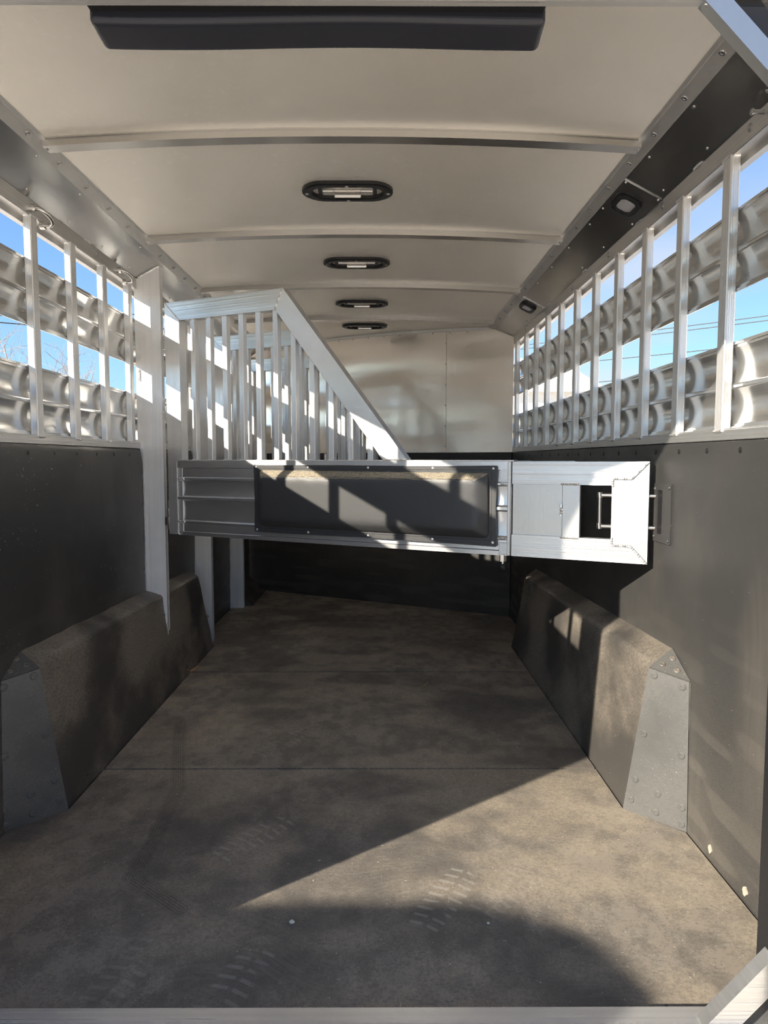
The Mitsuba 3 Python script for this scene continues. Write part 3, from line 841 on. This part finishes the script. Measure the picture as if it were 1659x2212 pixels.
    add('extension_rail', extrude([(1.737, 0.795), (2.222, 0.795), (2.170, 0.853), (2.098, 0.853), (2.098, 0.877), (1.737, 0.877)], 'y', 0.004, 0.040), 'm_alu_along')
    add('end_post', extrude([(2.222, 1.153), (2.222, 0.795), (2.170, 0.853), (2.098, 0.853), (2.098, 1.092), (2.170, 1.092)], 'y', 0.0038, 0.0402), 'm_plate')
    add('infill_sheet', cbox(1.737, 1.926, 0.014, 0.018, 0.870, 1.075, 0.001), 'm_stucco_alu')
    add('strap_plate', cbox(1.924, 1.989, 0.006, 0.030, 0.874, 1.071, 0.002), 'm_plate')
    bead = [(2.101, 1.064), (2.101, 1.092), (2.165, 1.092), (2.180, 1.108), (2.219, 1.150)]
    add('weld', weld([(u, 0.0025, z) for u, z in bead], 0.0042, 1), 'm_weld')
    add('weld', weld([(u, 0.0025, 1.9475 - z) for u, z in bead], 0.0042, 2), 'm_weld')
    add('weld', weld([(1.922, 0.004, 1.000), (1.922, 0.004, 0.955)], 0.005, 3), 'm_weld')
    add('weld', weld([(1.920, 0.004, 1.070), (1.985, 0.004, 1.070)], 0.004, 3), 'm_weld')
    add('weld', weld([(1.920, 0.004, 0.875), (1.985, 0.004, 0.875)], 0.004, 3), 'm_weld')
    for z in (1.033, 0.922):
        add('latch_rod', cyl((2.055, 0.022, z), (2.243, 0.022, z), 0.0075, 12), 'm_steel', 40)
        add('latch_knuckle', cyl((2.055, 0.022, z - 0.010), (2.055, 0.022, z + 0.010), 0.0105, 12), 'm_steel', 40)
    add('latch_grip', cyl((2.055, 0.022, 0.922), (2.055, 0.022, 1.033), 0.0070, 12), 'm_steel', 40)
    # plunger under the end of the panel
    hexa = [(1.700 + 0.013 * math.cos(a), 0.02 + 0.013 * math.sin(a)) for a in np.arange(6) * math.pi / 3]
    add('plunger', cat(extrude(hexa, 'z', 0.770, 0.797), cyl((1.70, 0.02, 0.757), (1.70, 0.02, 0.772), 0.006, 10)), 'm_steel')
    add('plunger_knob', trimesh.creation.icosphere(2, 0.014).apply_translation((1.70, 0.02, 0.748)), 'm_black', True)
    # hinges with pins
    for z0, z1, spring in ((1.690, 1.775, False), (1.360, 1.420, True), (0.835, 0.920, False)):
        zm = (z0 + z1) / 2
        add('hinge_barrel', cat(cyl((0.004, 0.02, z0), (0.004, 0.02, zm - 0.001), 0.0125, 14), cyl((0.004, 0.02, zm + 0.001), (0.004, 0.02, z1), 0.0125, 14), cbox(0.004, 0.024, 0.014, 0.026, zm, z1), cbox(-0.0215, 0.004, 0.014, 0.026, z0, zm)), 'm_steel', 40)
        hook = [(0.004, 0.02, z0 - 0.018), (0.004, 0.02, z1 + 0.035)] + [(0.004 + 0.009 - 0.009 * math.cos(a), 0.02, z1 + 0.035 + 0.012 * math.sin(a)) for a in np.linspace(0.4, math.pi, 7)] + [(0.022, 0.02, z1 + 0.012)]
        add('hinge_pin', tube(hook, 0.0048, 8), 'm_steel', 40)
        if spring:
            hel = [(0.004 + 0.0085 * math.cos(a), 0.02 + 0.0085 * math.sin(a), z1 + 0.002 + 0.032 * a / (2 * math.pi * 5)) for a in np.linspace(0, 2 * math.pi * 5, 60)]
            add('hinge_spring', tube(hel, 0.002, 6), 'm_steel', 40)
    return P


GP = gate_meshes()
g_lab = ['nearest aluminium divider gate with slanted bar head, black chest pad and sliding latch end', 'second aluminium divider gate from the rear door, seen through the bars of the nearest one',
         'farthest aluminium divider gate, nearest the front wall, seen through two sets of bars']
for i, dy in enumerate((0.0, 0.925, 1.915)):
    k = thing('divider_gate', g_lab[i], 'gate', 'slanted divider gates')
    M = T().translate([HX, HY + dy, 0]).rotate([0, 0, 1], GANG)
    bars_k = {}
    nb = 0
    for nme, d, sub in GP:
        if i > 0 and nme in ('weld', 'stitching', 'pad_screw'):
            continue
        if isinstance(sub, str) and sub.startswith('bar'):
            obj(nme, d, None, bars_k[sub], M=M)
            continue
        kk = obj(nme, d, None, k, M=M)
        if nme == 'bar':
            bars_k[f'bar{nb}'] = kk; nb += 1
        if sub == 'stuff':
            labels[kk] = {'kind': 'stuff', 'label': 'black stitching round the pad'}
        if i == 0 and nme == 'pad_cushion':
            labels[kk] = {'label': 'black vinyl cushion with dust on its top edge'}

# ------------------------------------------------------------------ latch plate on the right wall
k = thing('latch_plate', 'dark latch receiver plate on the right wall behind the divider gate end', 'latch plate')
pl = sg.box(2.268, 0.878, 2.408, 1.078).difference(sg.box(2.338, 0.905, 2.385, 1.055))
obj('plate', extrude(pl, 'x', WX - 0.006, WX + 0.001), 'm_rubber', k)
obj('slot_back', cbox(WX - 0.002, WX + 0.001, 2.33, 2.39, 0.90, 1.06), 'm_black', k)
for y, z in ((2.282, 1.066), (2.282, 0.89), (2.400, 1.06), (2.400, 0.895)):
    screw((WX - 0.006, y, z), (-1, 0, 0), 0.006, k, 'm_rubber')

# ------------------------------------------------------------------ small debris on the mats
def leaf(cx, cy, L, wd, rot, lab, seed):
    r = random.Random(seed)
    n = 9
    V, Fc = [], []
    for i in range(n):
        t = i / (n - 1)
        w = wd * math.sin(math.pi * (0.06 + 0.9 * t)) * (0.85 + 0.3 * r.random())
        for j, sgn in enumerate((-1, 0, 1)):
            x, y = (t - 0.5) * L, sgn * w
            V.append((cx + x * math.cos(rot) - y * math.sin(rot), cy + x * math.sin(rot) + y * math.cos(rot), 0.004 + abs(sgn) * 0.008 + 0.022 * t * t))
    for i in range(n - 1):
        for j in range(2):
            a = i * 3 + j
            Fc += [[a, a + 3, a + 4], [a, a + 4, a + 1]]
    V = np.array(V); low = V - [0, 0, 0.0012]
    Fc = np.array(Fc)
    m = trimesh.Trimesh(np.vstack([V, low]), np.vstack([Fc, Fc[:, ::-1] + len(V)]), process=False)
    k = thing('leaf', lab, 'leaf')
    obj('blade', m, 'm_leaf', k)
    obj('stem', tube([V[1] + [0, 0, 0.001], V[1] + [-0.02 * math.cos(rot), -0.02 * math.sin(rot), -0.002]], 0.001, 5), 'm_leaf', k)


leaf(-0.905, 3.725, 0.055, 0.017, 0.8, 'dry brown curled leaf at the left end of the second mat seam', 1)
leaf(-0.945, 3.68, 0.04, 0.012, 0.1, 'small pale broken leaf lying beside the curled brown leaf', 2)
leaf(0.344, 3.465, 0.022, 0.008, 0.1, 'tiny dark leaf scrap in the middle of the second mat', 3)
for (x, y, r, lab) in ((-0.107, 1.659, 0.007, 'white pebble on the nearest mat in front of the sunlit area'), (0.385, 1.655, 0.004, 'tiny white chip on the nearest mat right of the white pebble')):
    q = trimesh.creation.icosphere(1, r)
    q.vertices *= np.array([1.0, 0.8, 0.7]) * (0.85 + 0.3 * np.random.RandomState(3).rand(len(q.vertices), 1))
    q.apply_translation((x, y, r * 0.55))
    k = tag(obj('pebble', q, 'm_stone'), lab, 'pebble')

# ------------------------------------------------------------------ outside
# white building beyond the right window
k = thing('building', 'white gabled building beyond the far right windows', 'building')
bx0, bx1, by0, by1, ez, rz = -3.0, 6.0, 20.0, 30.0, 3.15, 4.6
obj('wall', cbox(bx0, bx1, by0, by1, -0.45, ez, 0.01), 'm_white', k)
ry = (by0 + by1) / 2
obj('gable', hull([(bx1 - 0.3, by0, ez), (bx1 - 0.3, by1, ez), (bx1 - 0.3, ry, rz - 0.1), (bx0, by0, ez), (bx0, by1, ez), (bx0, ry, rz - 0.1)]), 'm_white', k)
for ya, yb in ((by0 - 0.4, ry), (by1 + 0.4, ry)):
    za = ez - 0.10
    obj('roof', hull([(bx0 - 0.4, ya, za), (bx1 + 0.35, ya, za), (bx0 - 0.4, yb, rz), (bx1 + 0.35, yb, rz), (bx0 - 0.4, ya, za + 0.14), (bx1 + 0.35, ya, za + 0.14), (bx0 - 0.4, yb, rz + 0.14), (bx1 + 0.35, yb, rz + 0.14)]), 'm_roof', k)


def tree(x, y, h, seed, lab):
    r = random.Random(seed)
    trunk, twigs = [], []

    def grow(p, d, L, rad, depth):
        n = 3
        pts = [p]
        for i in range(n):
            d = d + np.array([r.gauss(0, .12), r.gauss(0, .12), r.gauss(0.05, .07)])
            d /= np.linalg.norm(d)
            pts.append(pts[-1] + d * L / n)
        (trunk if depth < 2 else twigs).append(tube(pts, np.linspace(rad, rad * 0.6, n + 1), 6 if depth < 2 else 4, caps=False))
        if depth >= 5:
            return
        for i in range(3 if depth < 4 else 2):
            a = r.random() * 6.28
            side = np.cross(d, [math.cos(a), math.sin(a), 0.3]); side /= np.linalg.norm(side)
            nd = d * 0.8 + side * (0.5 + 0.35 * r.random()) + np.array([0, 0, 0.12])
            grow(pts[r.choice((2, 3))], nd / np.linalg.norm(nd), L * (0.62 + 0.2 * r.random()), rad * 0.52, depth + 1)
    grow(np.array([x, y, -0.47]), np.array([0, 0, 1.0]), h * 0.36, h * 0.022, 0)
    k = thing('bare_tree', lab, 'tree')
    obj('trunk', cat(*trunk), 'm_bark', k, smooth=60)
    kk = obj('twigs', cat(*twigs), 'm_bark', k)
    labels[kk] = {'kind': 'stuff', 'label': 'bare twigs'}


tree(-12.6, 17.2, 6.4, 11, 'leafless tree beyond the left window, leftmost, cut by the photo edge')
tree(-10.4, 18.6, 6.0, 12, 'leafless tree beyond the left window, between the first two posts')
tree(-8.2, 20.0, 5.8, 14, 'leafless tree beyond the left window, behind the second gap')


def wire(p0, p1, sag, r, lab):
    r = r * 1.4
    p0, p1 = np.array(p0, float), np.array(p1, float)
    pts = [p0 + (p1 - p0) * t - np.array([0, 0, 4 * sag * t * (1 - t)]) for t in np.linspace(0, 1, 25)]
    tag(obj('power_line', tube(pts, r, 5), 'm_wire', smooth=60), lab, 'power line')


def pole(x, y, h, lab):
    k = thing('utility_pole', lab, 'pole')
    obj('shaft', tube([(x, y, -0.46), (x, y, h)], [0.14, 0.10], 12), 'm_bark', k, smooth=40)
    obj('crossarm', cbox(x - 0.9, x + 0.9, y - 0.06, y + 0.06, h - 0.55, h - 0.43), 'm_bark', k)


pole(-30, 12, 7.2, 'utility pole off to the left carrying the power lines'); pole(-2.0, 40, 9.0, 'utility pole far behind the trailer')
for j, (z0, z1, lab) in enumerate(((5.9, 7.6, 'lowest power line seen through the left windows'), (6.15, 7.9, 'second power line from the bottom in the left windows'), (6.6, 8.45, 'highest power line crossing the left windows'))):
    wire((-30, 12, z0), (-2.0, 40, z1), 0.4, 0.016, lab)
pole(34, 16, 8.5, 'utility pole off to the right carrying the power lines'); pole(4.0, 42, 8.0, 'utility pole beyond the white building')
for j, (z0, z1, lab) in enumerate(((6.0, 5.2, 'lowest power line seen through the right windows'), (7.0, 6.3, 'middle power line seen through the right windows'), (8.0, 7.3, 'upper power line seen through the right windows'), (8.2, 7.5, 'topmost power line seen through the right windows'))):
    wire((34, 16, z0), (4.0, 42, z1), 0.4, 0.016, lab)

# blank board on posts standing outside, behind and to the left: it shades the first strip of the floor
k = thing('notice_board', 'blank white board on two posts outside the open rear door', 'board')
prof = sg.Polygon([(-4.2, 1.12), (-1.97, 1.12), (-1.97, 1.48), (-2.17, 1.56), (-2.33, 1.62), (-2.50, 1.66), (-2.75, 1.70), (-4.2, 1.70)])
obj('panel', extrude(prof, 'y', -0.64, -0.60), 'm_white', k)
for x in (-3.9, -2.3):
    obj('post', cbox(x - 0.04, x + 0.04, -0.60, -0.53, -0.46, 1.5), 'm_bark', k)

# white trailer parked alongside on the right, its sunlit flank hidden from the camera below the window slats
k = thing('stock_trailer', 'white trailer parked alongside, beyond the right wall', 'trailer')
prof = sg.Polygon([(4.1, -0.05), (6.4, -0.05), (6.4, 2.1), (6.2, 2.28), (4.3, 2.28), (4.1, 2.1)])
obj('body', extrude(prof, 'y', -2.5, 8.5), 'm_white', k)
obj('chassis', cbox(4.3, 6.2, -2.3, 8.3, -0.2, -0.03), 'm_black', k)
for y in (3.4, 4.3):
    for x in (4.12, 6.18):
        obj('wheel', cyl((x, y, -0.10), (x + 0.2, y, -0.10), 0.35, 24), 'm_black', k, smooth=40)
